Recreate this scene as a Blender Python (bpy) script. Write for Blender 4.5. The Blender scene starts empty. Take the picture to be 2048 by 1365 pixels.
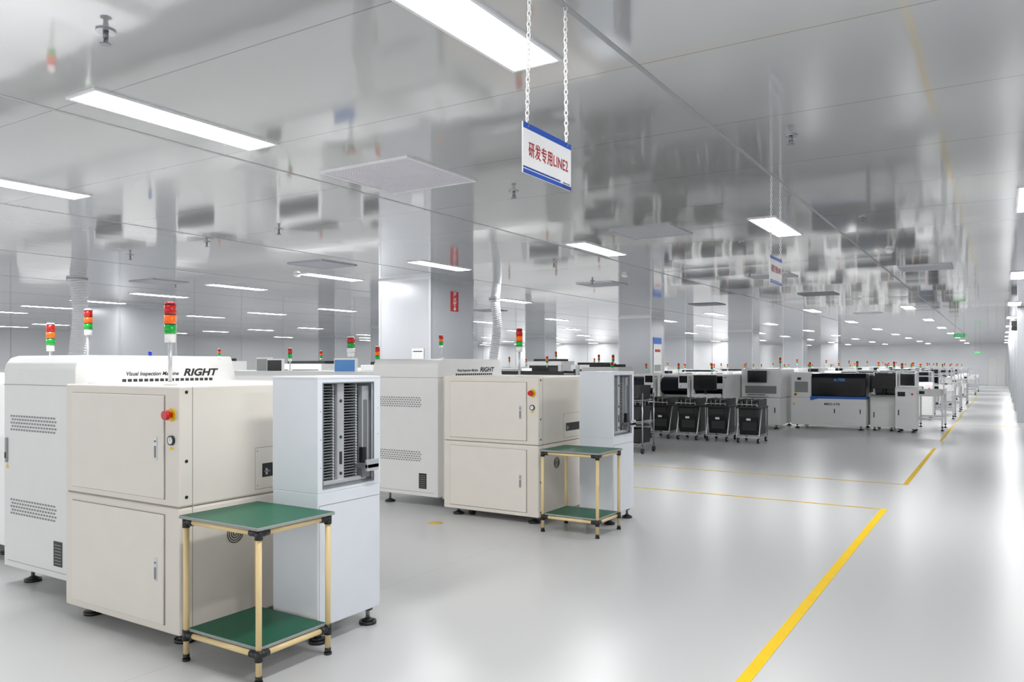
import bpy, bmesh, math, random
from mathutils import Vector, Matrix
random.seed(5)
sc=bpy.context.scene
col=sc.collection
ORG={}
def lin(c):
    out=[]
    for v in c:
        v=v/255.0
        out.append(v/12.92 if v<=.04045 else ((v+.055)/1.055)**2.4)
    return out
def mat(name,c,rough=.45,metal=0.0,emit=0.0,noise=.03,scale=6.0,spec=.5,alpha=1.0,coat=0.0):
    m=bpy.data.materials.new(name); m.use_nodes=True
    nt=m.node_tree; b=nt.nodes['Principled BSDF']
    l=lin(c)
    tc=nt.nodes.new('ShaderNodeTexCoord'); n=nt.nodes.new('ShaderNodeTexNoise')
    n.inputs['Scale'].default_value=scale; n.inputs['Detail'].default_value=1
    nt.links.new(tc.outputs['Object'],n.inputs['Vector'])
    r=nt.nodes.new('ShaderNodeValToRGB')
    r.color_ramp.elements[0].position=.3; r.color_ramp.elements[1].position=.7
    r.color_ramp.elements[0].color=[max(0,v*(1-noise)) for v in l]+[1]
    r.color_ramp.elements[1].color=[min(1,v*(1+noise)) for v in l]+[1]
    nt.links.new(n.outputs['Fac'],r.inputs['Fac'])
    nt.links.new(r.outputs['Color'],b.inputs['Base Color'])
    b.inputs['Roughness'].default_value=rough; b.inputs['Metallic'].default_value=metal
    b.inputs['Specular IOR Level'].default_value=spec
    b.inputs['Coat Weight'].default_value=coat
    if emit>0:
        b.inputs['Emission Color'].default_value=l+[1]; b.inputs['Emission Strength'].default_value=emit
        if emit<5: m.cycles.emission_sampling='NONE'
    return m
M={}
M['cream']=mat('cream_powder_coat',(233,226,215),.42,noise=.012)
M['cream2']=mat('cream_door_coat',(236,230,220),.42,noise=.012)
M['white']=mat('white_powder_coat',(233,233,231),.38,noise=.012)
M['white2']=mat('cool_white_coat',(227,232,239),.35,noise=.012)
M['lwhite']=mat('bright_white_coat',(253,253,252),.35,noise=.004)
M['plastic']=mat('white_plastic',(250,250,249),.4,noise=.01)
M['black']=mat('black_plastic',(18,18,20),.4)
M['gap']=mat('dark_gap',(45,45,46),.7)
M['seam']=mat('seam_grey',(154,148,138),.7)
M['slot']=mat('vent_slot_grey',(138,140,140),.7)
M['dark']=mat('dark_glass',(12,16,28),.14,spec=.35)
M['screen']=mat('blue_screen',(40,95,150),.2,emit=.6)
M['screenoff']=mat('black_screen',(10,12,16),.18,spec=.3)
M['chrome']=mat('brushed_chrome',(190,192,195),.25,1.0)
M['alu']=mat('aluminium',(208,211,214),.35,.6)
M['steel']=mat('dull_steel',(140,143,146),.4,.6)
M['fin']=mat('magazine_fin_grey',(128,132,136),.4,.3)
M['green']=mat('green_esd_mat',(0,86,60),.42,noise=.1,scale=30,spec=.3)
M['edge']=mat('grey_edge_strip',(150,156,154),.5)
M['tube']=mat('ivory_tube',(236,208,150),.3)
M['red']=mat('red_plastic',(205,14,16),.3)
M['yellow']=mat('yellow_plastic',(240,200,10),.4)
M['tape']=mat('yellow_tape',(255,206,0),.6,spec=.2)
M['tape2']=mat('worn_yellow_tape',(216,180,70),.5,noise=.2)
M['blue']=mat('blue_print',(10,72,178),.4)
M['navy']=mat('navy_print',(16,50,140),.4)
M['redtext']=mat('red_print',(172,12,26),.5)
M['ink']=mat('black_ink',(22,22,24),.5)
M['paper']=mat('white_paper',(240,240,240),.6)
M['lred']=mat('lamp_red',(185,10,10),.25,emit=.12)
M['lora']=mat('lamp_orange',(245,100,10),.25,emit=.15)
M['lgrn']=mat('lamp_green',(0,155,50),.25,emit=.15)
M['lblu']=mat('lamp_blue',(30,70,220),.25,emit=.4)
M['exit']=mat('exit_green',(10,185,90),.3,emit=.35)
M['panel']=mat('column_panel_steel',(196,199,204),.26,.25,noise=.01,scale=1)
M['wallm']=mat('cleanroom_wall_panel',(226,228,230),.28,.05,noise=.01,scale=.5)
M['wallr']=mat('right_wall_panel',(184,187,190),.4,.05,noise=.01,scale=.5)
M['duct']=mat('flexible_duct',(232,234,236),.3,.1)
M['vent']=mat('vent_white',(216,214,224),.5)
M['ventd']=mat('vent_grey',(178,178,186),.6)  # plain grey for grille backing, grey frames and bars
M['lframe']=mat('light_frame',(235,235,238),.5)
M['light']=mat('led_diffuser',(255,255,255),.5,emit=40.0,noise=0)
M['trim']=mat('ceiling_joint_strip',(165,167,170),.3,.3)
M['blueedge']=mat('blue_stripe',(20,100,200),.4)

def floor_mat():
    m=bpy.data.materials.new('floor_vinyl'); m.use_nodes=True; nt=m.node_tree; N=nt.nodes; L=nt.links
    b=N['Principled BSDF']; tc=N.new('ShaderNodeTexCoord')
    n=N.new('ShaderNodeTexNoise'); n.inputs['Scale'].default_value=.35; n.inputs['Detail'].default_value=0
    L.new(tc.outputs['Object'],n.inputs['Vector'])
    r=N.new('ShaderNodeValToRGB'); a=lin((201,202,202)); c=lin((206,207,207))
    r.color_ramp.elements[0].color=a+[1]; r.color_ramp.elements[1].color=c+[1]
    r.color_ramp.elements[0].position=.2; r.color_ramp.elements[1].position=.8
    L.new(n.outputs['Fac'],r.inputs['Fac'])
    s=N.new('ShaderNodeSeparateXYZ'); L.new(tc.outputs['Object'],s.inputs[0])
    ad=N.new('ShaderNodeMath'); ad.operation='ADD'; ad.inputs[1].default_value=3.52; L.new(s.outputs['X'],ad.inputs[0])
    mo=N.new('ShaderNodeMath'); mo.operation='ABSOLUTE'; L.new(ad.outputs[0],mo.inputs[0])
    lt=N.new('ShaderNodeMath'); lt.operation='LESS_THAN'; lt.inputs[1].default_value=.002; L.new(mo.outputs[0],lt.inputs[0])
    mx=N.new('ShaderNodeMix'); mx.data_type='RGBA'; mx.inputs['B'].default_value=lin((172,172,170))+[1]
    L.new(lt.outputs[0],mx.inputs['Factor']); L.new(r.outputs['Color'],mx.inputs['A']); L.new(mx.outputs['Result'],b.inputs['Base Color'])
    b.inputs['Roughness'].default_value=.28; b.inputs['Specular IOR Level'].default_value=.5
    return m
def ceil_mat():
    m=bpy.data.materials.new('ceiling_steel_panel'); m.use_nodes=True; nt=m.node_tree; N=nt.nodes; L=nt.links
    b=N['Principled BSDF']; tc=N.new('ShaderNodeTexCoord')
    s=N.new('ShaderNodeSeparateXYZ'); L.new(tc.outputs['Object'],s.inputs[0])
    def ma(op,a,v=None):
        q=N.new('ShaderNodeMath'); q.operation=op; L.new(a,q.inputs[0])
        if v is not None:
            if isinstance(v,(int,float)): q.inputs[1].default_value=v
            else: L.new(v,q.inputs[1])
        return q.outputs[0]
    ys=ma('DIVIDE',ma('ADD',s.outputs['Y'],60.07),1.18); fy=ma('FRACT',ys); iy=ma('FLOOR',ys)
    xs=ma('DIVIDE',ma('ADD',s.outputs['X'],1.55+3.17*20),3.17); fx=ma('FRACT',xs); ix=ma('FLOOR',xs)
    lt=ma('LESS_THAN',fy,.0065)
    mx=N.new('ShaderNodeMix'); mx.data_type='RGBA'
    mx.inputs['A'].default_value=lin((199,200,202))+[1]; mx.inputs['B'].default_value=lin((152,153,155))+[1]
    L.new(lt,mx.inputs['Factor']); L.new(mx.outputs['Result'],b.inputs['Base Color'])
    b.inputs['Metallic'].default_value=.42; b.inputs['Roughness'].default_value=.068
    cb=N.new('ShaderNodeCombineXYZ'); L.new(ix,cb.inputs[0]); L.new(iy,cb.inputs[1])
    wn=N.new('ShaderNodeTexWhiteNoise'); wn.noise_dimensions='3D'; L.new(cb.outputs[0],wn.inputs['Vector'])
    sc_=N.new('ShaderNodeSeparateColor'); L.new(wn.outputs['Color'],sc_.inputs[0])
    h1=ma('MULTIPLY',fy,ma('MULTIPLY',ma('SUBTRACT',sc_.outputs[0],.5),.011))
    h2=ma('MULTIPLY',fx,ma('MULTIPLY',ma('SUBTRACT',sc_.outputs[1],.5),.018))
    mp=N.new('ShaderNodeMapping'); mp.inputs['Scale'].default_value=(1.6,.6,1); L.new(tc.outputs['Object'],mp.inputs[0])
    n=N.new('ShaderNodeTexNoise'); n.inputs['Scale'].default_value=1.3; n.inputs['Detail'].default_value=1; L.new(mp.outputs[0],n.inputs['Vector'])
    h3=ma('MULTIPLY',n.outputs['Fac'],.0016)
    hh=ma('ADD',ma('ADD',h1,h2),h3)
    bp=N.new('ShaderNodeBump'); bp.inputs['Strength'].default_value=1; bp.inputs['Distance'].default_value=1
    L.new(hh,bp.inputs['Height']); L.new(bp.outputs[0],b.inputs['Normal'])
    return m
M['floor']=floor_mat(); M['ceil']=ceil_mat()

class B:
    def __init__(s): s.bm=bmesh.new(); s.ml=[]
    def mi(s,m):
        if m not in s.ml: s.ml.append(m)
        return s.ml.index(m)
    def merge(s,tb,m,smooth=False):
        i=s.mi(m); tb.verts.index_update()
        vs=[s.bm.verts.new(v.co) for v in tb.verts]
        for f in tb.faces:
            try: nf=s.bm.faces.new([vs[v.index] for v in f.verts])
            except ValueError: continue
            nf.material_index=i; nf.smooth=smooth and len(f.verts)<=4
        tb.free(); return s
    def box(s,x0,x1,y0,y1,z0,z1,m,bev=0,seg=2):
        tb=bmesh.new(); bmesh.ops.create_cube(tb,size=1)
        for v in tb.verts:
            v.co=Vector(((x0+x1)/2+v.co.x*(x1-x0),(y0+y1)/2+v.co.y*(y1-y0),(z0+z1)/2+v.co.z*(z1-z0)))
        if bev>0: bmesh.ops.bevel(tb,geom=tb.edges[:],offset=bev,segments=seg,profile=.5,affect='EDGES',clamp_overlap=True)
        return s.merge(tb,m)
    def plane_down(s,x0,x1,y0,y1,z,m):
        vs=[s.bm.verts.new(p) for p in ((x0,y0,z),(x0,y1,z),(x1,y1,z),(x1,y0,z))]
        f=s.bm.faces.new(vs); f.material_index=s.mi(m); return s
    def cyl(s,p0,p1,r,m,seg=16,r2=None):
        p0=Vector(p0);p1=Vector(p1);d=p1-p0
        tb=bmesh.new(); bmesh.ops.create_cone(tb,cap_ends=True,segments=seg,radius1=r,radius2=r if r2 is None else r2,depth=d.length)
        q=Vector((0,0,1)).rotation_difference(d.normalized())
        bmesh.ops.transform(tb,matrix=Matrix.Translation((p0+p1)/2)@q.to_matrix().to_4x4(),verts=tb.verts)
        return s.merge(tb,m,True)
    def prism(s,pts,axis,a0,a1,m,bev=0):
        tb=bmesh.new()
        def P(p,a):
            return {'x':(a,p[0],p[1]),'y':(p[0],a,p[1]),'z':(p[0],p[1],a)}[axis]
        v0=[tb.verts.new(P(p,a0)) for p in pts]; v1=[tb.verts.new(P(p,a1)) for p in pts]
        n=len(pts); tb.faces.new(v0); tb.faces.new(v1[::-1])
        for i in range(n): tb.faces.new([v0[i],v1[i],v1[(i+1)%n],v0[(i+1)%n]])
        bmesh.ops.recalc_face_normals(tb,faces=tb.faces[:])
        if bev>0: bmesh.ops.bevel(tb,geom=tb.edges[:],offset=bev,segments=2,profile=.5,affect='EDGES',clamp_overlap=True)
        return s.merge(tb,m)
    def tube(s,path,radii,m,seg=20,closed=False):
        i=s.mi(m); path=[Vector(p) for p in path]; rings=[]
        n=len(path)
        for k,p in enumerate(path):
            if closed: t=(path[(k+1)%n]-path[k-1]).normalized()
            else: t=(path[min(k+1,n-1)]-path[max(k-1,0)]).normalized()
            up=Vector((1,0,0)) if abs(t.x)<.8 or closed else Vector((0,1,0))
            a=t.cross(up).normalized(); b=t.cross(a)
            r=radii[k] if isinstance(radii,list) else radii
            rings.append([s.bm.verts.new(p+(a*math.cos(2*math.pi*j/seg)+b*math.sin(2*math.pi*j/seg))*r) for j in range(seg)])
        for k in range(n if closed else n-1):
            A=rings[k];C=rings[(k+1)%n]
            for j in range(seg):
                f=s.bm.faces.new([A[j],A[(j+1)%seg],C[(j+1)%seg],C[j]]); f.material_index=i; f.smooth=closed
        return s
    def link(s,c,axis,m,L=.017,W=.009,r=.0027):
        pts=[]
        for k in range(12):
            a=2*math.pi*k/12
            pts.append(Vector(c)+Vector(axis)*math.cos(a)*W+Vector((0,0,math.sin(a)*L)))
        i=s.mi(m); nrm=Vector(axis).cross(Vector((0,0,1))); rings=[]
        for k in range(12):
            o=(pts[k]-Vector(c)).normalized()
            rings.append([s.bm.verts.new(pts[k]+(o*math.cos(2*math.pi*j/6)+nrm*math.sin(2*math.pi*j/6))*r) for j in range(6)])
        for k in range(12):
            A=rings[k];C=rings[(k+1)%12]
            for j in range(6):
                f=s.bm.faces.new([A[j],A[(j+1)%6],C[(j+1)%6],C[j]]); f.material_index=i; f.smooth=True
        return s
    def mesh(s,name,o,recalc=True):
        if recalc: bmesh.ops.recalc_face_normals(s.bm,faces=s.bm.faces[:])
        bmesh.ops.translate(s.bm,vec=-Vector(o),verts=s.bm.verts[:])
        me=bpy.data.meshes.new(name); s.bm.to_mesh(me); s.bm.free()
        for m in s.ml: me.materials.append(M[m])
        return me
    def part(s,name,parent,label=None):
        o=ORG[parent.name]; ob=bpy.data.objects.new(name,s.mesh(name,o,len(s.bm.faces)>1)); col.objects.link(ob)
        ob.parent=parent; ORG[ob.name]=o
        if label: ob['label']=label
        return ob
    def top(s,name,origin,label,category,group=None,kind=None):
        ob=bpy.data.objects.new(name,s.mesh(name,origin)); col.objects.link(ob); ob.location=origin
        ORG[ob.name]=origin
        if kind: ob['kind']=kind
        if label: ob['label']=label
        if category: ob['category']=category
        if group: ob['group']=group
        return ob
def thing(name,loc,label,category,group=None):
    e=bpy.data.objects.new(name,None); e.empty_display_size=.1; col.objects.link(e); e.location=loc
    e['label']=label; e['category']=category
    if group: e['group']=group
    ORG[e.name]=tuple(loc); return e
def dup(root,loc,label=None,rz=0):
    def rec(o,par):
        n=o.copy(); col.objects.link(n)
        if par: n.parent=par
        for c in o.children: rec(c,n)
        return n
    kids=rec(root,None); kids.location=loc
    if rz: kids.rotation_euler[2]=rz
    if label: kids['label']=label
    return kids
def text(s,w,h,p,u,v,m,name,parent,shear=0.0,off=0.0,label=None,space=1.0):
    cu=bpy.data.curves.new('t','FONT'); cu.body=s; cu.size=1; cu.shear=shear; cu.offset=off; cu.extrude=.02; cu.space_character=space
    ob=bpy.data.objects.new('t',cu); col.objects.link(ob)
    dg=bpy.context.evaluated_depsgraph_get(); me=bpy.data.meshes.new_from_object(ob.evaluated_get(dg))
    bpy.data.objects.remove(ob)
    if len(me.vertices)==0: return None
    xs=[q.co.x for q in me.vertices]; ys=[q.co.y for q in me.vertices]
    x0,x1,y0,y1=min(xs),max(xs),min(ys),max(ys)
    u=Vector(u);v=Vector(v);n=u.cross(v); o=Vector(ORG[parent.name])
    for q in me.vertices:
        c=q.co
        q.co=Vector(p)+u*((c.x-x0)/(x1-x0)*w)+v*((c.y-y0)/(y1-y0)*h)+n*(.0012+c.z*.02)-o
    me.materials.clear(); me.materials.append(M[m])
    t=bpy.data.objects.new(name,me); col.objects.link(t); t.parent=parent; ORG[t.name]=ORG[parent.name]
    if label: t['label']=label
    return t
def foot(x,y,zt,parent,r=.055):
    b=B(); b.cyl((x,y,0),(x,y,.018),r,'black',20); b.cyl((x,y,.018),(x,y,.034),r*.8,'black',20,r*.35)
    b.cyl((x,y,.03),(x,y,zt),.012,'steel',10); b.cyl((x,y,zt-.03),(x,y,zt-.005),.028,'black',6)
    return b.part('foot',parent)
def stack(parent,x,y,zb,z0,h,r,cols,cap='plastic'):
    b=B(); b.cyl((x,y,zb),(x,y,zb+.02),r*1.1,'plastic',16); b.cyl((x,y,zb+.02),(x,y,z0),r*.35,'alu',10)
    b.cyl((x,y,z0),(x,y,z0+h*.22),r*.9,'plastic',18)
    s=b.part('stack_light',parent,'multi-colour signal stack light on a thin pole')
    n=len(cols); hh=h*.72/n; z=z0+h*.22
    nm={'lred':'red_lamp','lora':'orange_lamp','lgrn':'green_lamp','lblu':'blue_lamp','plastic':'white_segment','black':'black_segment'}
    for c in cols:
        B().cyl((x,y,z),(x,y,z+hh*.9),r,c,20).cyl((x,y,z+hh*.9),(x,y,z+hh),r*.93,'black',20).part(nm[c],s); z+=hh
    B().cyl((x,y,z),(x,y,z+h*.06),r,cap,20,r*.8).part('lamp_cap',s)
    return s
RGO=['lgrn','lora','lred']

# ---------------- room ----------------
H=3.0; YF=66.0
def struct(name,b,origin=(0,0,0)): return b.top(name,origin,None,None,kind='structure')
struct('floor',B().box(-36.1,.6,-4,YF+.1,-.1,0,'floor'))
struct('ceiling',B().box(-36.1,.6,-4,YF+.1,H,H+.1,'ceil'))
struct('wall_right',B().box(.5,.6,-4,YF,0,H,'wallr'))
struct('wall_far',B().box(-14,.5,YF,YF+.1,0,H,'wallm'))
struct('wall_partition',B().box(-36,-14,50,50.1,0,H,'wallm').box(-14.1,-14,50.1,YF,0,H,'wallm'))
struct('wall_left',B().box(-36.1,-36,-4,50,0,H,'wallm'))
n=1
for i in range(11):
    x=-1.55-3.17*i
    struct('trim_%d'%n,B().box(x-.014,x+.014,-4,YF-.01 if x>-14 else 49.99,H-.002,H,'trim')); n+=1
struct('baseboard_right',B().box(.485,.5,-4,YF,0,.1,'alu'))
struct('baseboard_left',B().box(-36,-35.985,-4,50,0,.1,'alu'))
struct('baseboard_far',B().box(-14,.48,YF-.015,YF,0,.1,'alu'))
for i in range(16):
    y=2+3*i
    struct('trim_%d'%n,B().box(-36,-35.985,y,y+.05,.1,H,'alu')); n+=1
for i in range(7):
    x=-34+3*i
    struct('trim_%d'%n,B().box(x,x+.05,49.985,50,.1,H,'alu')); n+=1
for i in range(7):
    y=24.2+6.3*i
    struct('trim_%d'%n,B().box(.34,.5,y,y+.22,0,H,'panel',.01).box(.325,.345,y-.005,y+.025,0,H,'alu')); n+=1
for i in range(3):
    y=26+12.6*i
    struct('door_%d'%(i+1),B().box(.46,.5,y,y+1.5,0,2.15,'alu',.004).box(.45,.465,y+.06,y+.73,.02,2.08,'white').box(.45,.465,y+.77,y+1.44,.02,2.08,'white').box(.445,.452,y+.2,y+.6,1.1,1.8,'dark').box(.445,.452,y+.9,y+1.3,1.1,1.8,'dark'))
struct('door_4',B().box(-.9,.2,YF-.05,YF,0,2.1,'alu').box(-.85,-.37,YF-.06,YF-.04,.02,2.05,'white').box(-.33,.15,YF-.06,YF-.04,.02,2.05,'white'))
COLS=[]
def column(x0,x1,y0,y1):
    COLS.append((x0,x1,y0,y1))
    b=B().box(x0,x1,y0,y1,0,H,'panel')
    t=.035
    for (x,y) in ((x0,y0),(x1-t,y0),(x0,y1-t),(x1-t,y1-t)): b.box(x-.006,x+t+.006,y-.006,y+t+.006,0,H,'alu')
    b.box(x0-.01,x1+.01,y0-.01,y1+.01,H-.05,H,'alu'); b.box(x0-.012,x1+.012,y0-.012,y1+.012,0,.1,'alu')
    return b.top('column',(x0,y0,0),'square column clad in glossy white steel panels with aluminium corner trims','column','clad building columns')
c1=column(-9.35,-8.2,10.5,11.75)
for (x,y) in ((-10.3,22.8),(-10.4,34.8),(-10.6,46),(-10.6,57)): column(x,x+1.1,y,y+1.1)
column(-20.2,-18.6,11.3,12.9)
for (x,y) in ((-21.4,35.5),(-21.4,23.5),(-31,18),(-31,30),(-31,42),(-15.4,40)): column(x,x+1.2,y,y+1.2)
s=thing('fire_sign',(-8.2,11.17,2.44),'small red vertical fire extinguisher sign with white characters and arrow','sign')
B().box(-8.199,-8.187,11.06,11.28,2.44,2.79,'red',.002,1).part('sign_panel',s)
for k,ch in enumerate('灭火器'): text(ch,.11,.078,(-8.187,11.115,2.70-.085*k),(0,1,0),(0,0,1),'paper','lettering',s,off=.02)
B().prism([(11.152,2.485),(11.152,2.52),(11.188,2.52),(11.188,2.485),(11.22,2.485),(11.17,2.452),(11.12,2.485)],'x',-8.187,-8.184,'paper').part('arrow',s)
B().box(-8.6,-8.34,10.484,10.489,1.56,1.78,'paper').box(-8.57,-8.37,10.482,10.4845,1.72,1.735,'ink').top('notice_paper',(-8.47,10.49,1.56),'white printed paper notice taped to a column','notice')
B().box(-9.187,-9.18,22.95,23.6,1.25,2.35,'paper').box(-9.182,-9.176,22.95,23.6,2.15,2.35,'blueedge').box(-9.182,-9.176,23.05,23.5,1.9,1.98,'redtext').box(-9.182,-9.176,23.0,23.55,1.3,1.5,'edge').top('wall_poster',(-9.19,23.3,1.25),'white and blue information poster on a column','poster')

# ---------------- ceiling lights ----------------
root=thing('ceiling_light',(-4.3,3.03,H-.012),'recessed white rectangular LED ceiling panel light, lit','ceiling light','lit LED ceiling panels')
def ring(b,x0,x1,y0,y1,z0,z1,t,m):
    b.box(x0,x1,y0,y0+t,z0,z1,m).box(x0,x1,y1-t,y1,z0,z1,m).box(x0,x0+t,y0+t,y1-t,z0,z1,m).box(x1-t,x1,y0+t,y1-t,z0,z1,m); return b
ring(B(),-4.445,-4.155,2.385,3.655,H-.012,H,.018,'lframe').part('frame',root)
B().plane_down(-4.427,-4.173,2.403,3.637,H-.008,'light').part('diffuser',root)
for (x,y) in ((-1.97,2.76),(-6.95,3.27),(-9.65,3.1),(-12.4,3.2),(-15.4,3.3),(-18.2,3.4),(.25,2.9),(-21.2,3.4),(-24.4,3.5)):
    dup(root,(x,y,H-.012))
XS=[.25,-2.08,-4.45,-7.2,-9.7,-12.5,-15.4,-18.2,-21,-24,-27,-30,-33]
rows=[9.0,15.6,22.8,29.4,36,42.6,48.9,55.8,62.4]
for yi,y in enumerate(rows):
    for x in XS:
        if y==15.6 and x in (-2.08,-4.45,-7.2): continue
        if x<-14 and y>50: continue
        yy=y
        if y==9.0: yy={.25:8.5,-2.08:8.75,-4.45:9.2}.get(x,y+.45+(-x-7)*.1)
        for (a,b_,c_,d_) in COLS:
            if a-.25<x<b_+.25 and c_-.8<yy<d_+.8: yy=d_+1.6
        dup(root,(x,yy,H-.012))
def vent(cx,cy,sz,dark=False):
    f='ventd' if dark else 'lframe'
    r=thing('air_vent',(cx,cy,H-.02),'square perforated ceiling air return grille'+(' with grey frame' if dark else ' in white'),'vent','square ceiling air grilles')
    h=sz/2; ring(B(),cx-h,cx+h,cy-h,cy+h,H-.015,H,.02,f).part('frame',r)
    b=B().box(cx-h+.02,cx+h-.02,cy-h+.02,cy+h-.02,H-.008,H,'slot' if dark else 'ventd')
    nn=30
    for i in range(nn):
        x=cx-h+.02+(i+.5)*(sz-.04)/nn
        b.box(x-.010,x+.010,cy-h+.02,cy+h-.02,H-.010,H-.008,'ventd' if dark else 'vent')
    for i in range(nn):
        y=cy-h+.02+(i+.5)*(sz-.04)/nn
        b.box(cx-h+.02,cx+h-.02,y-.008,y+.008,H-.0105,H-.0085,'ventd' if dark else 'vent')
    b.part('grille',r)
vent(-4.05,4.79,.88)
for (x,y,d) in ((-3.35,8.3,1),(-3.3,13.5,0),(-3.3,17.5,1),(-8.6,8.4,1),(-10.8,13.8,0),(-6.3,13.2,0),(-12.9,8.6,1),(-6.2,19,1),(-3.3,24.8,0),(-12,18,1),(-1.0,13.6,0)): vent(x,y,.72,bool(d))
def sprinkler(x,y):
    b=B(); b.cyl((x,y,H-.008),(x,y,H),.042,'chrome',20).cyl((x,y,H-.035),(x,y,H-.008),.012,'steel',12)
    b.cyl((x-.014,y,H-.06),(x-.010,y,H-.033),.004,'steel',6).cyl((x+.014,y,H-.06),(x+.010,y,H-.033),.004,'steel',6)
    b.cyl((x,y,H-.06),(x,y,H-.033),.003,'steel',8); b.cyl((x,y,H-.064),(x,y,H-.06),.024,'steel',16)
    b.top('fire_sprinkler',(x,y,H),'small chrome pendant fire sprinkler head','sprinkler','ceiling sprinkler heads')
for p in ((-3.41,2.01),(-1.17,5.3),(-3.57,5.73),(-6.77,5.96),(-10.1,6.3),(-5.6,10.1),(-2.7,9.6),(-8.2,6.1),(-1.2,8.6),(-6.2,12.6),(-3.5,12.9),(-13,9)): sprinkler(*p)
for (x,y) in ((-5.33,12.06),(-1.25,11.26),(-9.9,9.1)):
    B().cyl((x,y,H-.02),(x,y,H),.06,'plastic',24).cyl((x,y,H-.045),(x,y,H-.02),.035,'plastic',24,.055).top('smoke_detector',(x,y,H),'round white plastic ceiling smoke detector','smoke detector')
for (x,y,z) in ((-1.15,28.5,2.36),(-1.15,50,2.1)):
    e=thing('exit_sign',(x,y,z),'hanging green illuminated exit sign','exit sign')
    B().box(x-.16,x+.16,y-.015,y+.015,z,z+.13,'exit',.004).part('sign_panel',e)
    for sx in (-.12,.12): B().cyl((x+sx,y,z+.13),(x+sx,y,H),.004,'steel',6).part('hanger',e)
    text('EXIT',.22,.08,(x-.11,y-.016,z+.025),(1,0,0),(0,0,1),'paper','lettering',e)
B().box(.2,.34,24.3,24.5,2.4,2.65,'black',.01).cyl((.27,24.295,2.47),(.27,24.3,2.47),.045,'gap').cyl((.27,24.295,2.57),(.27,24.3,2.57),.03,'gap').top('wall_speaker',(.34,24.4,2.4),'small black loudspeaker box fixed to a post','speaker')

# ---------------- hanging signs ----------------
def sign(y0,zt,txt,h=.195):
    x=-1.55; s=thing('hanging_sign',(x,y0+.195,zt-h),'white line sign with blue edges, red characters and white chains','sign','hanging line signs')
    zb=zt-h
    b=B().box(x-.003,x+.003,y0,y0+.39,zb,zt,'paper')
    for sd in (-1,1):
        xa,xb=sorted((x+sd*.003,x+sd*.0042))
        b.box(xa,xb,y0,y0+.39,zt-.023,zt,'blue')
        b.prism([(y0,zb+.016),(y0+.308,zb+.016),(y0+.318,zb),(y0,zb)],'x',xa,xb,'blue')
        b.box(xa,xb,y0,y0+.295,zb+.020,zb+.0265,'navy')
        b.prism([(y0+.310,zb+.016),(y0+.39,zb+.016),(y0+.39,zb),(y0+.320,zb)],'x',xa,xb,'navy')
    b.part('sign_board',s)
    text(txt,.32,.060,(x+.003,y0+.04,zt-.127),(0,1,0),(0,0,1),'redtext','lettering',s,off=.009,space=1.12)
    text(txt,.32,.060,(x-.003,y0+.36,zt-.127),(0,-1,0),(0,0,1),'redtext','lettering',s,off=.009,space=1.12)
    text('研发中心 生产车间',.055,.006,(x+.003,y0+.32,zb+.019),(0,1,0),(0,0,1),'navy','lettering',s)
    for (yb,yt) in ((y0+.035,y0+.055),(y0+.355,y0+.345)):
        B().link((x,yb,zt-.003),(1,0,0),'steel',.012,.008,.0018).cyl((x-.006,yb,zt-.012),(x+.006,yb,zt-.012),.004,'steel',8).part('hook',s)
        b=B(); L=H-zt-.012; nn=int(L/.022)
        for k in range(nn+1):
            t=k/nn; b.link((x,yb+(yt-yb)*t,zt+.018+(L-.016)*t),(1,0,0) if k%2 else (0,1,0),'plastic',.0145,.0075,.0024)
        b.part('chain',s,'white plastic link chain')
sign(2.55,2.43,'研发专用LINE2')
sign(6.29,2.365,'研发专用LINE1',.215)

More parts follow.
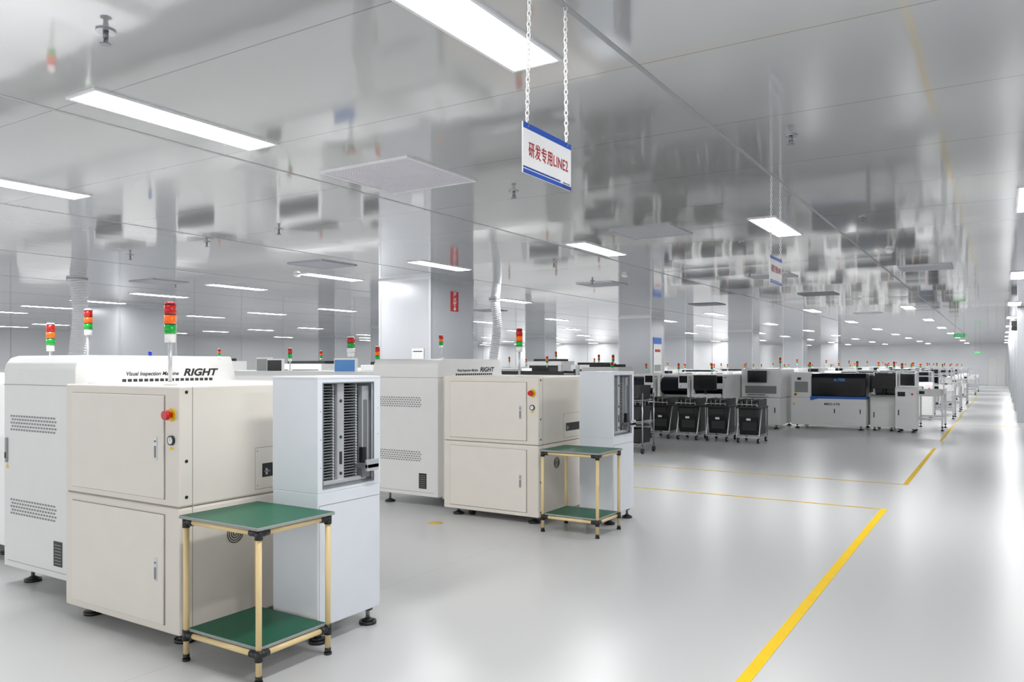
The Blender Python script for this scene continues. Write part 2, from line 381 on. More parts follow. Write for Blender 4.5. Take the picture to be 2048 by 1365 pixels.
# ---------------- inspection machine ----------------
def inspection(dy,label):
    Y=lambda v:v+dy
    m=thing('inspection_machine',(-4.75,Y(3.2),0),label,'machine','optical inspection machines')
    y0=Y(2.72);y1=Y(3.95)
    prof=[(y0,.12),(y0,1.47),(y0+.012,1.51),(y0+.04,1.545),(y0+.09,1.562),(y1-.06,1.562),(y1-.05,1.55),(y1,1.36),(y1,.12)]
    ax=-4.95
    A=B().prism(prof,'x',-5.84,ax,'white',.006).part('side_cabinet',m,'white side cabinet with rounded top edge and printed lettering')
    B().box(-5.843,-4.948,y0-.0015,y1-.02,1.363,1.367,'seam').box(-5.79,-5.0,y0-.0015,y0,.16,.163,'seam').part('panel_seam',A)
    for zc in (1.105,.535):
        b=B()
        for r in range(5):
            for k in range(17):
                x=-5.75+k*.034+(.015 if r%2 else 0); z=zc+.046-r*.023
                b.box(x,x+.02,y0-.002,y0+.001,z-.006,z+.006,'slot')
        b.part('vent_slots',A)
    B().box(-5.81,-5.785,y0-.012,y0,.83,1.0,'edge',.004).box(-5.806,-5.789,y0-.016,y0-.011,.86,.9,'black').part('latch',A)
    B().prism([(-5.815,.79),(-5.775,.79),(-5.795,.825)],'y',y0-.002,y0,'yellow').part('warning_label',A)
    b=B().box(-5.2,-5.1,y0-.003,y0,.2,.36,'ink')
    for k in range(7): b.box(-5.19,-5.11,y0-.0035,y0-.002,.215+k*.02,.219+k*.02,'edge')
    b.part('rating_label',A)
    text('RIGHT',.29,.054,(ax,Y(3.49),1.420),(0,1,0),(0,0,1),'ink','lettering',A,shear=.25,off=.035)
    text('Visual Inspection Machine',.39,.036,(ax,Y(3.06),1.418),(0,1,0),(0,0,1),'ink','lettering',A,shear=.25,off=.018)
    b=B()
    for k in range(18): b.box(ax-.002,ax+.002,Y(3.03+k*.0395),Y(3.058+k*.0395),1.385,1.405,'gap')
    b.part('vent_slots',A)
    fy=Y(2.55); bx0,bx1=-4.745,-3.65
    F=B().box(bx0,bx1,fy,Y(3.9),.073,.742,'cream',.01).box(bx0,bx1,fy,Y(3.9),.75,1.385,'cream',.01).box(bx0+.01,bx1-.01,fy+.01,Y(3.88),.735,.76,'seam').box(ax,bx0+.01,Y(2.80),Y(3.9),.1,1.385,'white')
    F=F.part('front_cabinet',m,'cream painted steel front cabinet')
    def door(z0,z1,hz):
        B().box(-4.667,-3.773,fy-.002,fy+.001,z0-.003,z1+.003,'seam').part('door_gap',F)
        d=B().box(-4.662,-3.778,fy-.010,fy,z0,z1,'cream2',.004).part('door',F)
        B().box(-3.855,-3.828,fy-.014,fy-.009,hz,hz+.125,'alu',.003).box(-3.849,-3.834,fy-.0155,fy-.013,hz+.012,hz+.075,'slot').cyl((-3.8415,fy-.017,hz+.1),(-3.8415,fy-.013,hz+.1),.006,'slot',12).part('handle',d,'grey flush pull latch')
    door(.785,1.335,.99); door(.115,.70,.34)
    ex=-3.715
    e=B().cyl((ex,fy-.006,1.235),(ex,fy,1.235),.036,'yellow',24).part('emergency_stop',F,'red mushroom emergency stop on yellow ring')
    B().cyl((ex,fy-.03,1.235),(ex,fy-.006,1.235),.014,'red',16).cyl((ex,fy-.048,1.235),(ex,fy-.028,1.235),.024,'red',20,.027).part('push_button',e)
    B().cyl((ex,fy-.012,1.10),(ex,fy,1.10),.026,'black',24).cyl((ex,fy-.0125,1.10),(ex,fy-.0115,1.10),.019,'paper',24).box(ex-.001,ex+.001,fy-.0135,fy-.0125,1.095,1.115,'ink').part('pressure_gauge',F,'round black pressure gauge with white dial')
    B().box(ex-.016,ex+.016,fy-.002,fy,1.05,1.064,'yellow').part('warning_label',F)
    b=B().box(bx1-.001,bx1+.0015,fy+.075,fy+.078,.08,1.38,'seam')
    for z in (1.355,.99,.80,.7,.4,.12): b.cyl((bx1,fy+.04,z),(bx1+.003,fy+.04,z),.009,'black',12)
    b.part('side_strip',F)
    py=Y(3.04)
    b=B().box(bx1,bx1+.001,py-.002,py+.402,.778,.781,'seam').box(bx1,bx1+.001,py-.002,py,.78,1.02,'seam').box(bx1,bx1+.001,py-.002,py+.402,1.018,1.021,'seam').box(bx1,bx1+.0012,py+.05,py+.36,.845,.925,'black')
    for z in (.8,1.0): b.cyl((bx1,py+.015,z),(bx1+.002,py+.015,z),.004,'seam',8)
    b.box(bx1,bx1+.01,py+.06,py+.1,.875,.882,'steel').box(bx1,bx1+.01,py+.07,py+.08,.86,.895,'alu')
    b.part('conveyor_opening',F)
    b=B(); gy=Y(2.9)
    for r in (.012,.026,.040,.052):
        pts=[(bx1+.001,gy+r*math.cos(a*math.pi/14),.555+r*math.sin(a*math.pi/14)) for a in range(28)]
        b.tube(pts,.0028,'gap',6,True)
    b.part('fan_grille',F)
    stack(F,-3.95,Y(2.7),1.384,1.625,.225,.032,RGO,'lred')
    for (x,y) in ((-3.76,2.66),(-4.64,2.66),(-3.76,3.75),(-4.64,3.75),(-5.7,2.84),(-5.7,3.8)): foot(x,Y(y),.13 if x<-5 else .08,m)
    for (x,y) in ((-3.72,2.95),(-4.5,2.7)):
        B().cyl((x-.02,Y(y),.035),(x+.02,Y(y),.035),.035,'black',18).box(x-.03,x+.03,Y(y)-.03,Y(y)+.03,.06,.08,'steel').part('caster',m)
    return m
m1=inspection(0,'cream and white optical inspection machine beside a green work table')
m2=inspection(3.74,'cream and white optical inspection machine in front of the clad column')
stack(m2.children[0],-5.7,7.5,1.562,1.70,.16,.027,RGO)

def unloader(dy,label):
    X0,X1,Y0,Y1=-3.417,-3.07,2.965+dy,3.455+dy
    t=thing('magazine_unloader',((X0+X1)/2,(Y0+Y1)/2,0),label,'machine','magazine unloaders')
    Z0,Z1=.82,1.398; a,b_=Y0+.04,Y1-.06
    h=B().box(X0,X1,Y0,Y1,.10,.815,'white2',.006)
    h.box(X0,X0+.012,Y0,Y1,.815,1.435,'white2').box(X0+.012,X1,Y0,Y0+.012,.815,1.435,'white2').box(X0+.012,X1,Y1-.012,Y1,.815,1.435,'white2')
    h.box(X0-.002,X1+.002,Y0-.002,Y1+.002,1.423,1.437,'white2',.003)
    h.box(X1-.012,X1,Y0+.012,a,.815,1.423,'white2').box(X1-.012,X1,b_,Y1-.012,.815,1.423,'white2').box(X1-.012,X1,a,b_,Z1,1.423,'white2').box(X1-.012,X1,a,b_,.815,Z0+.02,'white2')
    hs=h.part('housing',t,'cool white tall sheet-metal housing with open side')
    B().box(X1-.003,X1+.003,a-.006,a,Z0+.014,Z1+.006,'steel').box(X1-.003,X1+.003,b_,b_+.006,Z0+.014,Z1+.006,'steel').box(X1-.003,X1+.003,a,b_,Z1,Z1+.006,'steel').box(X1-.003,X1+.003,a,b_,Z0+.014,Z0+.02,'steel').part('opening_edge',hs)
    B().box(X1-.001,X1+.001,Y0+.01,Y1-.01,.746,.749,'slot').box(X1-.001,X1+.001,Y0+.01,Y0+.012,.14,.745,'slot').part('door_seam',hs)
    B().box(X0+.013,X0+.02,Y0+.014,Y1-.014,.82,1.42,'alu').part('rear_lining',hs)
    for (ya,yb) in ((a+.006,a+.125),(a+.195,a+.305)):
        b=B().box(X0+.05,X1-.05,ya,ya+.006,.85,Z1-.005,'alu').box(X0+.05,X1-.05,yb-.006,yb,.85,Z1-.005,'alu').box(X1-.115,X1-.105,ya,yb,.85,Z1,'gap')
        for k in range(34):
            z=.862+k*.0156; b.box(X1-.105,X1-.052,ya+.006,yb-.006,z,z+.006,'fin')
            b.cyl((X1-.05,ya+.003,z),(X1-.046,ya+.003,z),.0035,'plastic',6).cyl((X1-.05,yb-.003,z),(X1-.046,yb-.003,z),.0035,'plastic',6)
        b.part('magazine_rack',t,'dark ribbed circuit board magazine rack')
    b=B().box(X1-.09,X1-.03,a+.135,a+.185,.85,Z1-.002,'alu')
    for z in (.9,1.1,1.3): b.cyl((X1-.03,a+.16,z),(X1-.026,a+.16,z),.009,'gap',12)
    b.box(X1-.031,X1-.028,a+.15,a+.17,.95,1.02,'gap').part('guide_rail',t)
    B().box(X1-.06,X1-.03,a+.33,b_-.005,.85,Z1-.02,'alu').box(X1-.034,X1-.028,a+.34,b_-.02,.9,1.3,'steel').part('guide_rail',t)
    B().box(X0+.03,X1-.016,a,b_,.842,.848,'steel').box(X1-.05,X1-.02,a+.02,b_-.04,.848,.87,'alu',.003).cyl((X1-.08,a+.03,.875),(X1-.08,b_-.03,.875),.01,'chrome',12).part('base_tray',t)
    B().box(X1-.05,X1+.05,b_-.10,b_-.005,.915,.94,'steel',.003).box(X1+.03,X1+.05,b_-.10,b_-.005,.90,.965,'alu',.003).box(X1-.05,X1-.01,b_-.08,b_-.02,.86,.92,'steel').part('pusher_bracket',t)
    B().box(X1-.05,X1-.018,a+.325,a+.355,.94,1.03,'black',.004).part('sensor',t)
    b=B()
    for z in (.95,1.1,1.25): b.cyl((X1,Y1-.02,z),(X1+.002,Y1-.02,z),.003,'slot',6).cyl((X1,Y0+.02,z),(X1+.002,Y0+.02,z),.003,'slot',6)
    b.part('screw_row',hs)
    for (x,y) in ((X0+.06,Y0+.06),(X1-.06,Y0+.06),(X0+.06,Y1-.06),(X1-.05,Y1-.05)): foot(x,y,.11,t,.05)
    return t
unloader(0,'cool white magazine unloader tower with ribbed racks behind a green table')
unloader(3.70,'cool white magazine unloader tower beside the cream inspection machine')

def table(dy,label):
    X0,X1,Y0,Y1=-3.53,-2.935,2.46+dy,2.957+dy
    t=thing('work_table',((X0+X1)/2,(Y0+Y1)/2,0),label,'table','tube-frame work tables')
    i=.026; L=[(X0+i,Y0+i),(X1-i,Y0+i),(X1-i,Y1-i),(X0+i,Y1-i)]
    for (nm,z) in (('table_top',.738),('lower_shelf',.165)):
        g=0 if nm=='table_top' else .03
        B().box(X0+g,X1-g,Y0+g,Y1-g,z-.016,z-.001,'edge',.002,1).box(X0+g+.004,X1-g-.004,Y0+g+.004,Y1-g-.004,z-.002,z,'green').part(nm,t,'green ESD board with grey edge')
        zz=z-.032
        for k in range(4):
            p=L[k];q=L[(k+1)%4]; B().cyl((p[0],p[1],zz),(q[0],q[1],zz),.0135,'tube',16).part('rail',t)
    for (x,y) in L:
        B().cyl((x,y,.02),(x,y,.72),.0145,'tube',18).part('leg',t)
        for z in (.706,.133):
            b=B(); b.cyl((x,y,z-.03),(x,y,z+.024 if z<.5 else z+.014),.0195,'black',16)
            for (qx,qy) in L:
                if (qx==x)!=(qy==y):
                    d=Vector((qx-x,qy-y,0)).normalized()
                    b.cyl((x,y,z),(x+d.x*.055,y+d.y*.055,z),.018,'black',14)
                    b.cyl((x+d.x*.035,y+d.y*.035,z-.021),(x+d.x*.035,y+d.y*.035,z-.012),.005,'chrome',6)
            b.part('joint',t,'black clamp joint')
        B().cyl((x,y,0),(x,y,.012),.02,'black',16).cyl((x,y,.012),(x,y,.035),.0165,'black',14).part('foot',t)
table(0,'green-topped ivory tube work table beside the inspection machine')
table(3.63,'green-topped ivory tube work table in front of the unloader tower')

# ---------------- reflow ovens ----------------
def oven(x0,x1,y0,label,stacks,mons):
    y1=y0+1.35
    o=thing('reflow_oven',((x0+x1)/2,y0+.67,0),label,'machine','long reflow ovens')
    B().prism([(y0,.12),(y0,.95),(y0+.1,1.36),(y0+.2,1.42),(y1-.2,1.42),(y1-.1,1.36),(y1,.95),(y1,.12)],'x',x0,x1,'lwhite',.01).part('body',o)
    k=x0+.1
    while k<x1-1:
        B().box(k,k+.95,y0-.004,y0,.2,.9,'plastic',.002).part('side_panel',o); k+=1.02
    for x in (x0+.3,(x0+x1)/2,x1-.3):
        for y in (y0+.15,y1-.15): foot(x,y,.13,o)
    for s in stacks: stack(o,*s)
    for (x,y,z,w,h,c) in mons:
        mo=B().box(x-w/2,x+w/2,y,y+.04,z,z+h,'plastic',.006).cyl((x,y+.05,1.40),(x,y+.05,z+h/2),.015,'alu').part('monitor',o)
        B().box(x-w/2+.015,x+w/2-.015,y-.003,y+.002,z+.02,z+h-.02,c).part('screen',mo)
    return o
oven(-15.2,-6.4,3.0,'long white reflow oven behind the inspection machine',[(-7.33,4.15,1.41,1.78,.25,.038,RGO),(-7.13,3.7,1.41,1.62,.25,.035,RGO),(-9.0,3.8,1.41,1.55,.2,.03,RGO)],[])
oven(-15.2,-6.4,6.74,'long white reflow oven beside the second inspection machine',[(-7.02,7.35,1.41,1.6,.26,.05,['plastic','lgrn','lred']),(-7.02,7.85,1.41,1.52,.23,.032,RGO),(-8.85,8.0,1.41,1.55,.2,.03,['lgrn','lred']),(-12.1,7.9,1.41,1.55,.18,.03,['lgrn','lblu'])],[(-6.74,6.95,1.40,.36,.18,'screen'),(-8.15,7.1,1.38,.3,.2,'screenoff'),(-8.6,7.3,1.40,.3,.2,'edge')])
oven(-17,-8.2,14.4,'long white reflow oven under a flexible exhaust duct',[(-8.6,15.2,1.41,1.5,.2,.03,RGO),(-12,15.2,1.41,1.5,.2,.03,RGO)],[])
oven(-19,-12.2,20,'long white reflow oven among distant production lines',[(-13,20.6,1.41,1.55,.2,.03,RGO)],[])
oven(-19,-12.2,26,'long white reflow oven among distant production lines',[(-13,26.6,1.41,1.55,.2,.03,RGO),(-16,26.6,1.41,1.55,.2,.03,RGO)],[])
oven(-19,-12.2,32,'long white reflow oven among distant production lines',[(-13,32.6,1.41,1.55,.2,.03,RGO)],[])
oven(-30,-21,14.4,'long white reflow oven among distant production lines',[(-22,15,1.41,1.55,.2,.03,RGO)],[])
def cabinet(x,y,w,z,stk=None,label='tall white equipment cabinet with dark window among production lines'):
    p=thing('equipment_cabinet',(x+w/2,y+.4,0),label,'machine','tall white equipment cabinets')
    bd=B().box(x,x+w,y,y+.8,.08,z,'lwhite',.015).part('body',p)
    B().box(x+.08,x+w-.08,y-.004,y+.002,z-.5,z-.12,'dark').part('window',bd)
    d=B().box(x+.05,x+w-.05,y-.006,y,.14,z-.6,'plastic',.003).part('door',bd)
    B().box(x+.1,x+.13,y-.014,y-.006,.6,.75,'black').part('handle',d)
    B().box(x+.1,x+w-.1,y+.2,y+.6,z,z+.06,'gap',.005).part('top_tray',bd)
    for a in (x+.1,x+w-.1):
        for b in (y+.1,y+.7): foot(a,b,.09,p,.04)
    if stk: stack(p,x+w*.6,y+.5,z,z+.08,.2,.03,stk)
cabinet(-12.9,11.3,1.3,1.52,RGO); cabinet(-15.6,10.8,1.4,1.58,RGO); cabinet(-11.2,12.0,1.0,1.5,['lgrn','lred']); cabinet(-17.8,10.2,1.2,1.6)
cabinet(-6.75,13.35,.6,1.28,['plastic','lgrn','lred'],'white equipment cabinet with dark window behind the wire rack')
cabinet(-7.9,15.5,.9,1.45,RGO); cabinet(-11.4,19,1.1,1.6,RGO); cabinet(-9.9,18.8,1,1.5,RGO)
def duct(x,y,z1,r,label):
    b=B(); pts=[];rad=[]
    nn=72
    for k in range(nn+1):
        t=k/nn
        pts.append((x+.05*math.sin(t*math.pi*1.5),y+.03*math.sin(t*math.pi),H-(H-z1)*t)); rad.append(r if k%2 else r*.84)
    b.tube(pts,rad,'duct',28); b.cyl((x,y,H-.04),(x,y,H),r*1.2,'alu',24)
    b.top('exhaust_duct',(x,y,z1),label,'duct','flexible exhaust ducts')
duct(-13.68,7.55,1.43,.14,'ribbed white flexible exhaust duct dropping from the ceiling onto an oven')
duct(-9.9,15.05,1.43,.11,'ribbed white flexible exhaust duct above a far oven')
r=thing('roller_conveyor',(-5.2,8.6,0),'dark aluminium-framed board conveyor with raised rails','conveyor')
for y in (8.35,8.85): B().box(-5.9,-4.5,y-.02,y+.02,1.36,1.42,'black',.004).part('side_rail',r)
for k in range(12): B().cyl((-5.8+k*.11,8.35,1.38),(-5.8+k*.11,8.85,1.38),.012,'steel',8).part('roller',r)
B().box(-5.7,-5.3,8.5,8.7,1.42,1.45,'alu').part('carriage',r)
B().box(-5.0,-4.75,8.45,8.7,1.42,1.47,'gap').part('carriage',r)
for x in (-5.85,-4.55):
    for y in (8.37,8.83): B().box(x-.02,x+.02,y-.02,y+.02,0,1.5,'alu').part('leg',r)
# ---------------- rack with bins ----------------
rx0,rx1=-6.3,-5.12
r=thing('wire_rack',((rx0+rx1)/2,12.55,0),'chrome wire shelf rack on casters holding black bins','rack')
for x in (rx0,rx1):
    for y in (12.3,12.8):
        B().cyl((x,y,.1),(x,y,1.02),.0125,'chrome',10).part('post',r)
        B().cyl((x-.015,y,.05),(x+.015,y,.05),.05,'black',16).box(x-.02,x+.02,y-.02,y+.02,.09,.11,'steel').part('caster',r)
for z in (.16,.54,.90):
    b=B()
    for y in (12.3,12.8): b.cyl((rx0,y,z),(rx1,y,z),.008,'chrome',8).cyl((rx0,y,z-.03),(rx1,y,z-.03),.005,'chrome',8)
    for k in range(25): b.cyl((rx0+k*.0491,12.3,z),(rx0+k*.0491,12.8,z),.0035,'chrome',6)
    b.part('wire_shelf',r)
def bin_(x,y,z):
    b=B(); w,d,h=.17,.22,.24
    b.prism([(x-w+.02,z),(x+w-.02,z),(x+w,z+h),(x+w-.012,z+h),(x+w-.03,z+.012),(x-w+.03,z+.012),(x-w+.012,z+h),(x-w,z+h)],'y',y-d,y+d,'black')
    b.box(x-w+.02,x+w-.02,y-d,y-d+.01,z,z+h,'black').box(x-w+.02,x+w-.02,y+d-.01,y+d,z,z+h,'black')
    b.box(x-w-.01,x+w+.01,y-d-.01,y-d+.012,z+h-.02,z+h,'black')
    b.box(x-.04,x+.04,y-d-.004,y-d,z+.1,z+.16,'edge')
    return b.top('storage_bin',(x,y,z),'black antistatic plastic storage bin on the wire rack','bin','black bins on the wire rack')
b0=bin_(-6.09,12.55,.17)
for z in (.17,.55,.91):
    for x in (-6.09,-5.71,-5.33):
        if (x,z)!=(-6.09,.17): dup(b0,(x,12.55,z))
# ---------------- feeder carts ----------------
def cart():
    x,y=-4.12,15.4
    c=thing('feeder_cart',(x,y,0),'black feeder trolley with chrome frame, handle and casters','cart','black feeder trolleys')
    B().prism([(y-.22,.15),(y-.3,.5),(y-.3,.66),(y+.25,.66),(y+.25,.15)],'x',x-.19,x+.19,'black',.012).box(x-.15,x+.13,y-.31,y-.28,.53,.63,'gap',.004).box(x-.12,x+.15,y-.285,y-.24,.24,.4,'gap',.004).part('reel_box',c)
    b=B().box(x-.225,x+.225,y-.36,y+.3,.66,.70,'black',.005)
    for k in range(14): b.box(x-.215+k*.031,x-.197+k*.031,y-.34,y+.25,.70,.77+.022*((k*7)%4),'black' if k%3 else 'steel')
    for k in range(6): b.cyl((x-.2+k*.07,y-.28,.76),(x-.165+k*.07,y-.28,.76),.05,'gap' if k%2 else 'black',16)
    b.part('feeder_bank',c)
    b=B()
    for sx in (-.21,.21):
        b.box(x+sx-.012,x+sx+.012,y-.36,y+.3,.1,.135,'chrome').box(x+sx-.012,x+sx+.012,y+.26,y+.3,.1,.68,'chrome')
        b.prism([(y-.34,.135),(y-.31,.135),(y-.12,.66),(y-.15,.66)],'x',x+sx-.008,x+sx+.008,'alu')
    b.box(x-.21,x+.21,y-.36,y-.33,.1,.13,'chrome').box(x-.21,x+.21,y+.26,y+.3,.1,.135,'chrome').part('frame',c)
    B().cyl((x-.2,y-.42,.74),(x+.2,y-.42,.74),.011,'chrome',10).cyl((x-.2,y-.42,.74),(x-.2,y-.34,.67),.009,'chrome',8).cyl((x+.2,y-.42,.74),(x+.2,y-.34,.67),.009,'chrome',8).part('handle',c)
    B().box(x-.04,x+.04,y-.30,y-.285,.43,.47,'paper').part('label_plate',c)
    for sx in (-.19,.19):
        for sy in (-.31,.26):
            B().cyl((x+sx-.018,y+sy,.048),(x+sx+.018,y+sy,.048),.048,'black',16).cyl((x+sx-.02,y+sy,.048),(x+sx+.02,y+sy,.048),.02,'plastic',12).box(x+sx-.02,x+sx+.02,y+sy-.02,y+sy+.02,.09,.105,'chrome').part('caster',c)
    return c
c=cart()
for (x,y) in ((-4.74,15.45),(-5.33,15.4),(-5.93,15.45)): dup(c,(x,y,0))

# ---------------- line machines ----------------
def printer():
    x0,x1,y0,y1=-4.26,-2.62,19.3,20.6
    p=thing('screen_printer',((x0+x1)/2,(y0+y1)/2,0),'white solder paste printer with dark tinted hood and blue stripe','machine','white printers with dark hoods')
    b=B().box(x0,x1,y0,y1,.09,.73,'lwhite',.012).box(x0,x0+.46,y0+.03,y1,.73,1.32,'lwhite',.012).box(x0+.44,x1,y0+.45,y1,.73,1.30,'lwhite',.012)
    bd=b.part('body',p)
    B().prism([(x0+.44,.765),(x1+.003,.765),(x1+.003,.71),(x0+.62,.71),(x0+.44,.665)],'y',y0-.012,y0+.002,'blueedge').box(x1,x1+.003,y0,y0+.5,.71,.765,'blueedge').part('blue_stripe',bd)
    B().prism([(y0+.0,.765),(y0+.0,1.2),(y0+.06,1.30),(y0+.46,1.30),(y0+.46,.765)],'x',x0+.46,x1,'dark',.015).part('hood',p,'tinted dark hood cover')
    B().box(x0+.6,x1-.12,y0-.004,y0+.001,.82,1.08,'screenoff').part('window',bd)
    B().box(x1,x1+.004,y0+.5,y1-.05,.85,1.25,'gap').part('side_window',bd)
    for (a,c_) in ((x0+.5,x0+1.05),(x0+1.09,x1-.04)):
        d=B().box(a,c_,y0-.008,y0,.14,.63,'plastic',.003).part('door',bd); B().box(c_-.09,c_-.07,y0-.016,y0-.008,.38,.48,'black').part('handle',d)
    B().box(x0+.08,x0+.38,y0+.022,y0+.03,.85,1.1,'edge').part('control_panel',bd)
    B().box(x0+.14,x0+.22,y0+.018,y0+.031,1.14,1.2,'ink').part('button_panel',bd)
    e=B().cyl((x0+.1,y0+.02,.8),(x0+.1,y0+.03,.8),.035,'yellow').part('emergency_stop',bd); B().cyl((x0+.1,y0,.8),(x0+.1,y0+.02,.8),.022,'red').part('push_button',e)
    B().box(x0+.05,x0+.09,y0-.002,y0,.55,.6,'yellow').part('warning_label',bd)
    B().box(x0+.14,x0+.2,y0+.025,y0+.031,.9,1.0,'red').part('warning_label',bd)
    text('MBO-STR',.34,.055,(x0+.75,y0-.009,.56),(1,0,0),(0,0,1),'ink','lettering',bd,off=.02)
    text('A-TEK',.26,.06,(x0+.95,y0-.001,1.12),(1,0,0),(0,0,1),'screen','lettering',bd,off=.02)
    stack(p,x1-.3,y0+.8,1.30,1.42,.17,.027,RGO); stack(p,x0+.25,y0+.9,1.30,1.42,.15,.025,RGO)
    for x in (x0+.12,x1-.12):
        for y in (y0+.12,y1-.12): foot(x,y,.1,p)
    return p
def frame4(p,xs,ys,z0,z1,parent_name='frame'):
    b=B()
    for x in xs:
        for y in ys: b.box(x-.015,x+.015,y-.015,y+.015,z0,z1,'alu')
    b.box(xs[0]-.015,xs[1]+.015,ys[0]-.015,ys[1]+.015,z1-.001,z1+.02,'alu').part(parent_name,p)
def station():
    x0,x1,y0,y1=-2.56,-2.05,19.5,20.5
    p=thing('inspection_station',((x0+x1)/2,(y0+y1)/2,0),'white inspection station with black monitor and work shelf','machine','inspection stations')
    bd=B().box(x0,x1,y0,y1,.08,.78,'lwhite',.01).part('body',p)
    d=B().box(x0+.03,x1-.03,y0-.006,y0,.12,.55,'plastic',.003).part('door',bd); B().box(x0+.07,x0+.09,y0-.014,y0-.006,.3,.42,'black').part('handle',d)
    B().box(x0,x1,y0-.2,y0+.2,.79,.81,'edge',.003).box(x0+.05,x0+.35,y0-.17,y0-.05,.81,.825,'black').part('work_shelf',p)
    m=B().box(x0,x0+.48,y0+.2,y0+.24,.95,1.24,'black',.006).cyl((x0+.24,y0+.26,.78),(x0+.24,y0+.26,1.1),.02,'black').part('monitor',p)
    B().box(x0+.015,x0+.465,y0+.197,y0+.202,.965,1.225,'screenoff').part('screen',m)
    B().box(x0+.04,x1-.04,y0+.53,y1-.05,.79,1.3,'dark').part('glass_enclosure',p,'dark tinted glass enclosure')
    frame4(p,(x0+.02,x1-.02),(y0+.5,y1-.03),.78,1.32)
    stack(p,x1-.1,y0+.8,1.33,1.42,.16,.025,RGO)
    for x in (x0+.08,x1-.08):
        for y in (y0+.1,y1-.1): foot(x,y,.09,p,.04)
    return p
def buffer_():
    x0,x1,y0,y1=-2.02,-1.6,19.25,19.95
    p=thing('buffer_loader',((x0+x1)/2,(y0+y1)/2,0),'narrow white buffer loader cabinet with angled control panel','machine','buffer loaders')
    bd=B().prism([(y0,.08),(y0,.95),(y0+.06,1.02),(y1,1.02),(y1,.08)],'x',x0,x1,'lwhite',.01).part('body',p)
    d=B().box(x0+.03,x1-.03,y0-.006,y0,.12,.7,'plastic',.003).part('door',bd); B().box(x0+.06,x0+.08,y0-.014,y0-.006,.38,.5,'black').part('handle',d)
    B().box(x0+.05,x0+.2,y0-.005,y0,.8,.9,'screenoff').cyl((x1-.08,y0-.02,.85),(x1-.08,y0,.85),.022,'red').part('control_panel',bd)
    frame4(p,(x0+.02,x1-.02),(y0+.1,y1-.03),1.02,1.3)
    stack(p,x0+.1,y0+.4,1.32,1.38,.16,.025,RGO)
    for x in (x0+.07,x1-.07):
        for y in (y0+.1,y1-.1): foot(x,y,.09,p,.04)
    return p
def bench():
    x0,x1,y0,y1=-1.7,-1.12,20.1,21.3
    p=thing('board_conveyor',((x0+x1)/2,(y0+y1)/2,0),'aluminium-legged board conveyor table with white side rails','conveyor','aluminium conveyor tables')
    b=B().box(x0,x0+.06,y0,y1,.82,.95,'plastic',.004).box(x1-.06,x1,y0,y1,.82,.95,'plastic',.004).box(x0+.06,x1-.06,y0+.02,y1-.02,.88,.9,'steel')
    b.box(x0,x1,y0,y0+.03,.78,.95,'plastic',.003).part('conveyor_bed',p)
    for x in (x0+.03,x1-.03):
        for y in (y0+.05,y1-.05):
            B().box(x-.02,x+.02,y-.02,y+.02,.1,.82,'alu').part('leg',p); foot(x,y,.1,p,.035)
    B().box(x0+.03,x1-.03,y0+.035,y0+.065,.25,.29,'alu').part('crossbar',p)
    B().box(x0+.03,x1-.03,y1-.065,y1-.035,.25,.29,'alu').part('crossbar',p)
    B().box(x0+.05,x0+.3,y0-.03,y0,.8,.92,'plastic',.004).box(x0+.08,x0+.2,y0-.033,y0-.03,.83,.9,'screenoff').part('control_box',p)
    B().box(x0,x0+.03,y0+.3,y0+.33,.95,1.25,'alu').box(x1-.03,x1,y0+.3,y0+.33,.95,1.25,'alu').box(x0,x1,y0+.3,y0+.33,1.22,1.25,'alu').part('frame',p)
    return p
def placer():
    x0,x1,y0,y1=-6.95,-6.15,17.6,19.4
    p=thing('placement_machine',((x0+x1)/2,(y0+y1)/2,0),'white component placement machine with glossy black cover and screen','machine','component placement machines')
    B().box(x0,x1,y0+.3,y1,.09,1.27,'lwhite',.02).box(x0,x0+.07,y0,y0+.32,.3,1.2,'lwhite',.015).box(x1-.07,x1,y0,y0+.32,.3,1.2,'lwhite',.015).part('body',p)
    pts=[(y0+.32,.78)]+[(y0+.32-.30*math.sin(a*math.pi/12),1.0-.22*math.cos(a*math.pi/12)) for a in range(1,12)]+[(y0+.32,1.22)]
    B().prism(pts,'x',x0+.07,x1-.07,'dark').part('front_cover',p,'curved glossy black cover')
    b=B().box(x0+.07,x1-.07,y0+.05,y0+.32,.4,.74,'gap')
    for k in range(10): b.box(x0+.09+k*.062,x0+.12+k*.062,y0,y0+.05,.5,.72,'steel' if k%2 else 'black')
    b.part('feeder_bay',p)
    mo=B().box(x1-.26,x1-.02,y0-.06,y0-.02,.95,1.28,'plastic',.008).box(x1-.16,x1-.12,y0-.02,y0+.05,1.05,1.1,'steel').part('monitor',p)
    B().box(x1-.235,x1-.045,y0-.064,y0-.058,1.08,1.24,'screenoff').cyl((x1-.2,y0-.066,1.0),(x1-.2,y0-.058,1.0),.012,'red').part('screen',mo)
    stack(p,x0+.2,y0+.9,1.27,1.36,.18,.025,RGO)
    for x in (x0+.1,x1-.1):
        for y in (y0+.4,y1-.1): foot(x,y,.1,p)
    return p
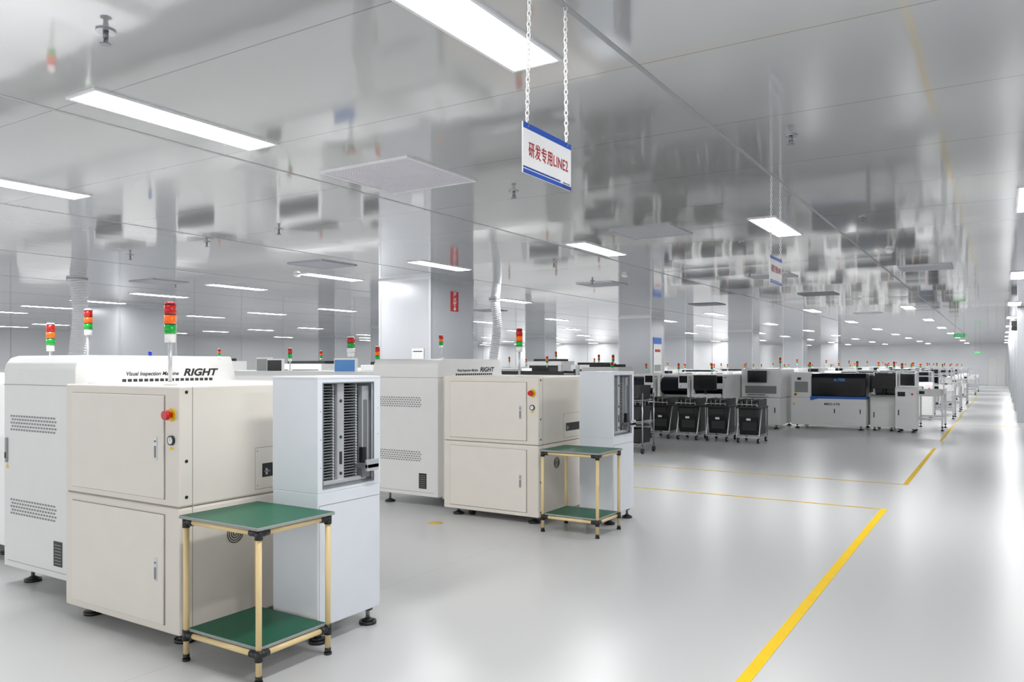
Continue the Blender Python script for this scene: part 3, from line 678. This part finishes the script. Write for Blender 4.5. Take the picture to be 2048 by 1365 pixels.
def mounter():
    x0,x1,y0,y1=-5.3,-4.38,18.7,20.2
    p=thing('chip_mounter',((x0+x1)/2,(y0+y1)/2,0),'tall white chip mounter with black screen and open service bay','machine','chip mounters')
    bd=B().box(x0,x1,y0,y1,.09,.72,'lwhite',.012).box(x0,x1,y0+.1,y1,.72,1.4,'lwhite',.03).part('body',p)
    B().box(x0+.1,x1-.1,y0+.085,y0+.101,.82,1.0,'slot').box(x0+.06,x1-.3,y0+.09,y0+.101,1.06,1.3,'plastic').part('service_panel',bd)
    mo=B().box(x0+.18,x0+.62,y0-.02,y0+.03,1.08,1.36,'black',.008).box(x0+.38,x0+.42,y0+.03,y0+.1,1.2,1.25,'black').part('monitor',p)
    B().box(x0+.2,x0+.6,y0-.024,y0-.019,1.10,1.34,'screenoff').part('screen',mo)
    B().box(x0+.15,x0+.65,y0-.15,y0+.1,.76,.785,'plastic',.005).box(x0+.2,x0+.6,y0-.13,y0,.785,.8,'black').part('keyboard_tray',p)
    d=B().box(x0+.05,x1-.05,y0-.006,y0,.14,.66,'plastic',.003).part('door',bd); B().box(x1-.12,x1-.1,y0-.014,y0-.006,.38,.5,'black').part('handle',d)
    stack(p,x1-.2,y0+.9,1.4,1.5,.18,.025,RGO)
    for x in (x0+.1,x1-.1):
        for y in (y0+.1,y1-.1): foot(x,y,.1,p)
    return p
def desk_monitor():
    x,y=-5.55,16.75
    p=thing('monitor_stand',(x,y,0),'white equipment stand carrying a wide black monitor','monitor stand')
    B().box(x-.25,x+.25,y,y+.5,.08,.85,'lwhite',.01).part('cabinet',p)
    m=B().box(x-.26,x+.26,y+.1,y+.14,.95,1.27,'black',.006).cyl((x,y+.15,.85),(x,y+.15,1.1),.02,'black').part('monitor',p)
    B().box(x-.245,x+.245,y+.097,y+.102,.965,1.255,'screenoff').part('screen',m)
    for sx in (-.2,.2):
        for sy in (.06,.44): foot(x+sx,y+sy,.09,p,.035)
    return p
P=printer();S=station();U=buffer_();K=bench();C=placer();MT=mounter(); D=desk_monitor()
def loc(o): return o.location.copy()
dup(C,loc(C)+Vector((.83,0,0))); dup(C,loc(C)+Vector((-.85,.0,0))); dup(C,loc(C)+Vector((-1.7,0,0)))
for j,dy in enumerate((4.6,9.2,14,19,24.5,30.5)):
    px=(-.1,-.35,-.05,-.5,-.2,-.4)[j]
    if j!=2: dup(P,loc(P)+Vector((px,dy,0)))
    else: dup(C,loc(C)+Vector((2.9,dy+1.5,0))); dup(C,loc(C)+Vector((3.75,dy+1.5,0)))
    dup(S,loc(S)+Vector((0,dy+(.0,.3,.1,-.2,0,.2)[j],0)))
    if j!=1: dup(U,loc(U)+Vector((0,dy+.1,0)))
    if j!=3: dup(K,loc(K)+Vector((0,dy+(0,-.5,.2,0,.4,0)[j],0)))
    dup(MT,loc(MT)+Vector((-.65,dy+.3,0))); dup(C,loc(C)+Vector((0,dy+1.2,0))); dup(C,loc(C)+Vector((-.95,dy+1.2,0))); dup(C,loc(C)+Vector((-1.9,dy+1.2,0)))
    if j<4: dup(P,loc(P)+Vector((-6.7,dy+.6,0)))

# ---------------- floor tape ----------------
def tape(x0,x1,y0,y1,m='tape'):
    B().box(x0,x1,y0,y1,0,.002,m).top('floor_tape',((x0+x1)/2,(y0+y1)/2,0),'yellow floor marking tape strip','floor marking','yellow floor tape lines')
tape(-1.070,-1.008,-3.9,8.95)
tape(-6.4,-1.070,8.9,8.95,'tape2')
tape(-1.058,-1.0,10.95,15.9); tape(-6.4,-1.0,10.88,10.93,'tape2')
tape(-6.9,-4.75,12.95,13.0,'tape2'); tape(-1.055,-1.0,17.6,22); tape(-1.05,-1.0,23.4,30,'tape2'); tape(-1.05,-1.0,31.4,44,'tape2')
tape(-.99,.45,22.4,22.5,'tape2')
B().cyl((-4.55,5.9,0),(-4.55,5.9,.002),.07,'tape2',24).top('floor_marker',(-4.55,5.9,0),'round faded yellow floor sticker','floor marking')

# ---------------- world & camera ----------------
w=bpy.data.worlds.new('world'); sc.world=w; w.use_nodes=True
w.node_tree.nodes['Background'].inputs[0].default_value=(.97,.98,1,1); w.node_tree.nodes['Background'].inputs[1].default_value=1.6
cd=bpy.data.cameras.new('camera'); cam=bpy.data.objects.new('camera',cd); col.objects.link(cam)
cam.location=(0,0,1.5); cam.rotation_euler=(math.radians(90),0,math.radians(32.06))
cd.sensor_width=36; cd.sensor_fit='HORIZONTAL'; cd.lens=1566*36/2048; cd.shift_y=47.5/2048; cd.clip_end=300; cd.clip_start=.05
sc.camera=cam
sc.view_settings.view_transform='Standard'
sc.view_settings.exposure=0.0
sc.view_settings.gamma=1.08
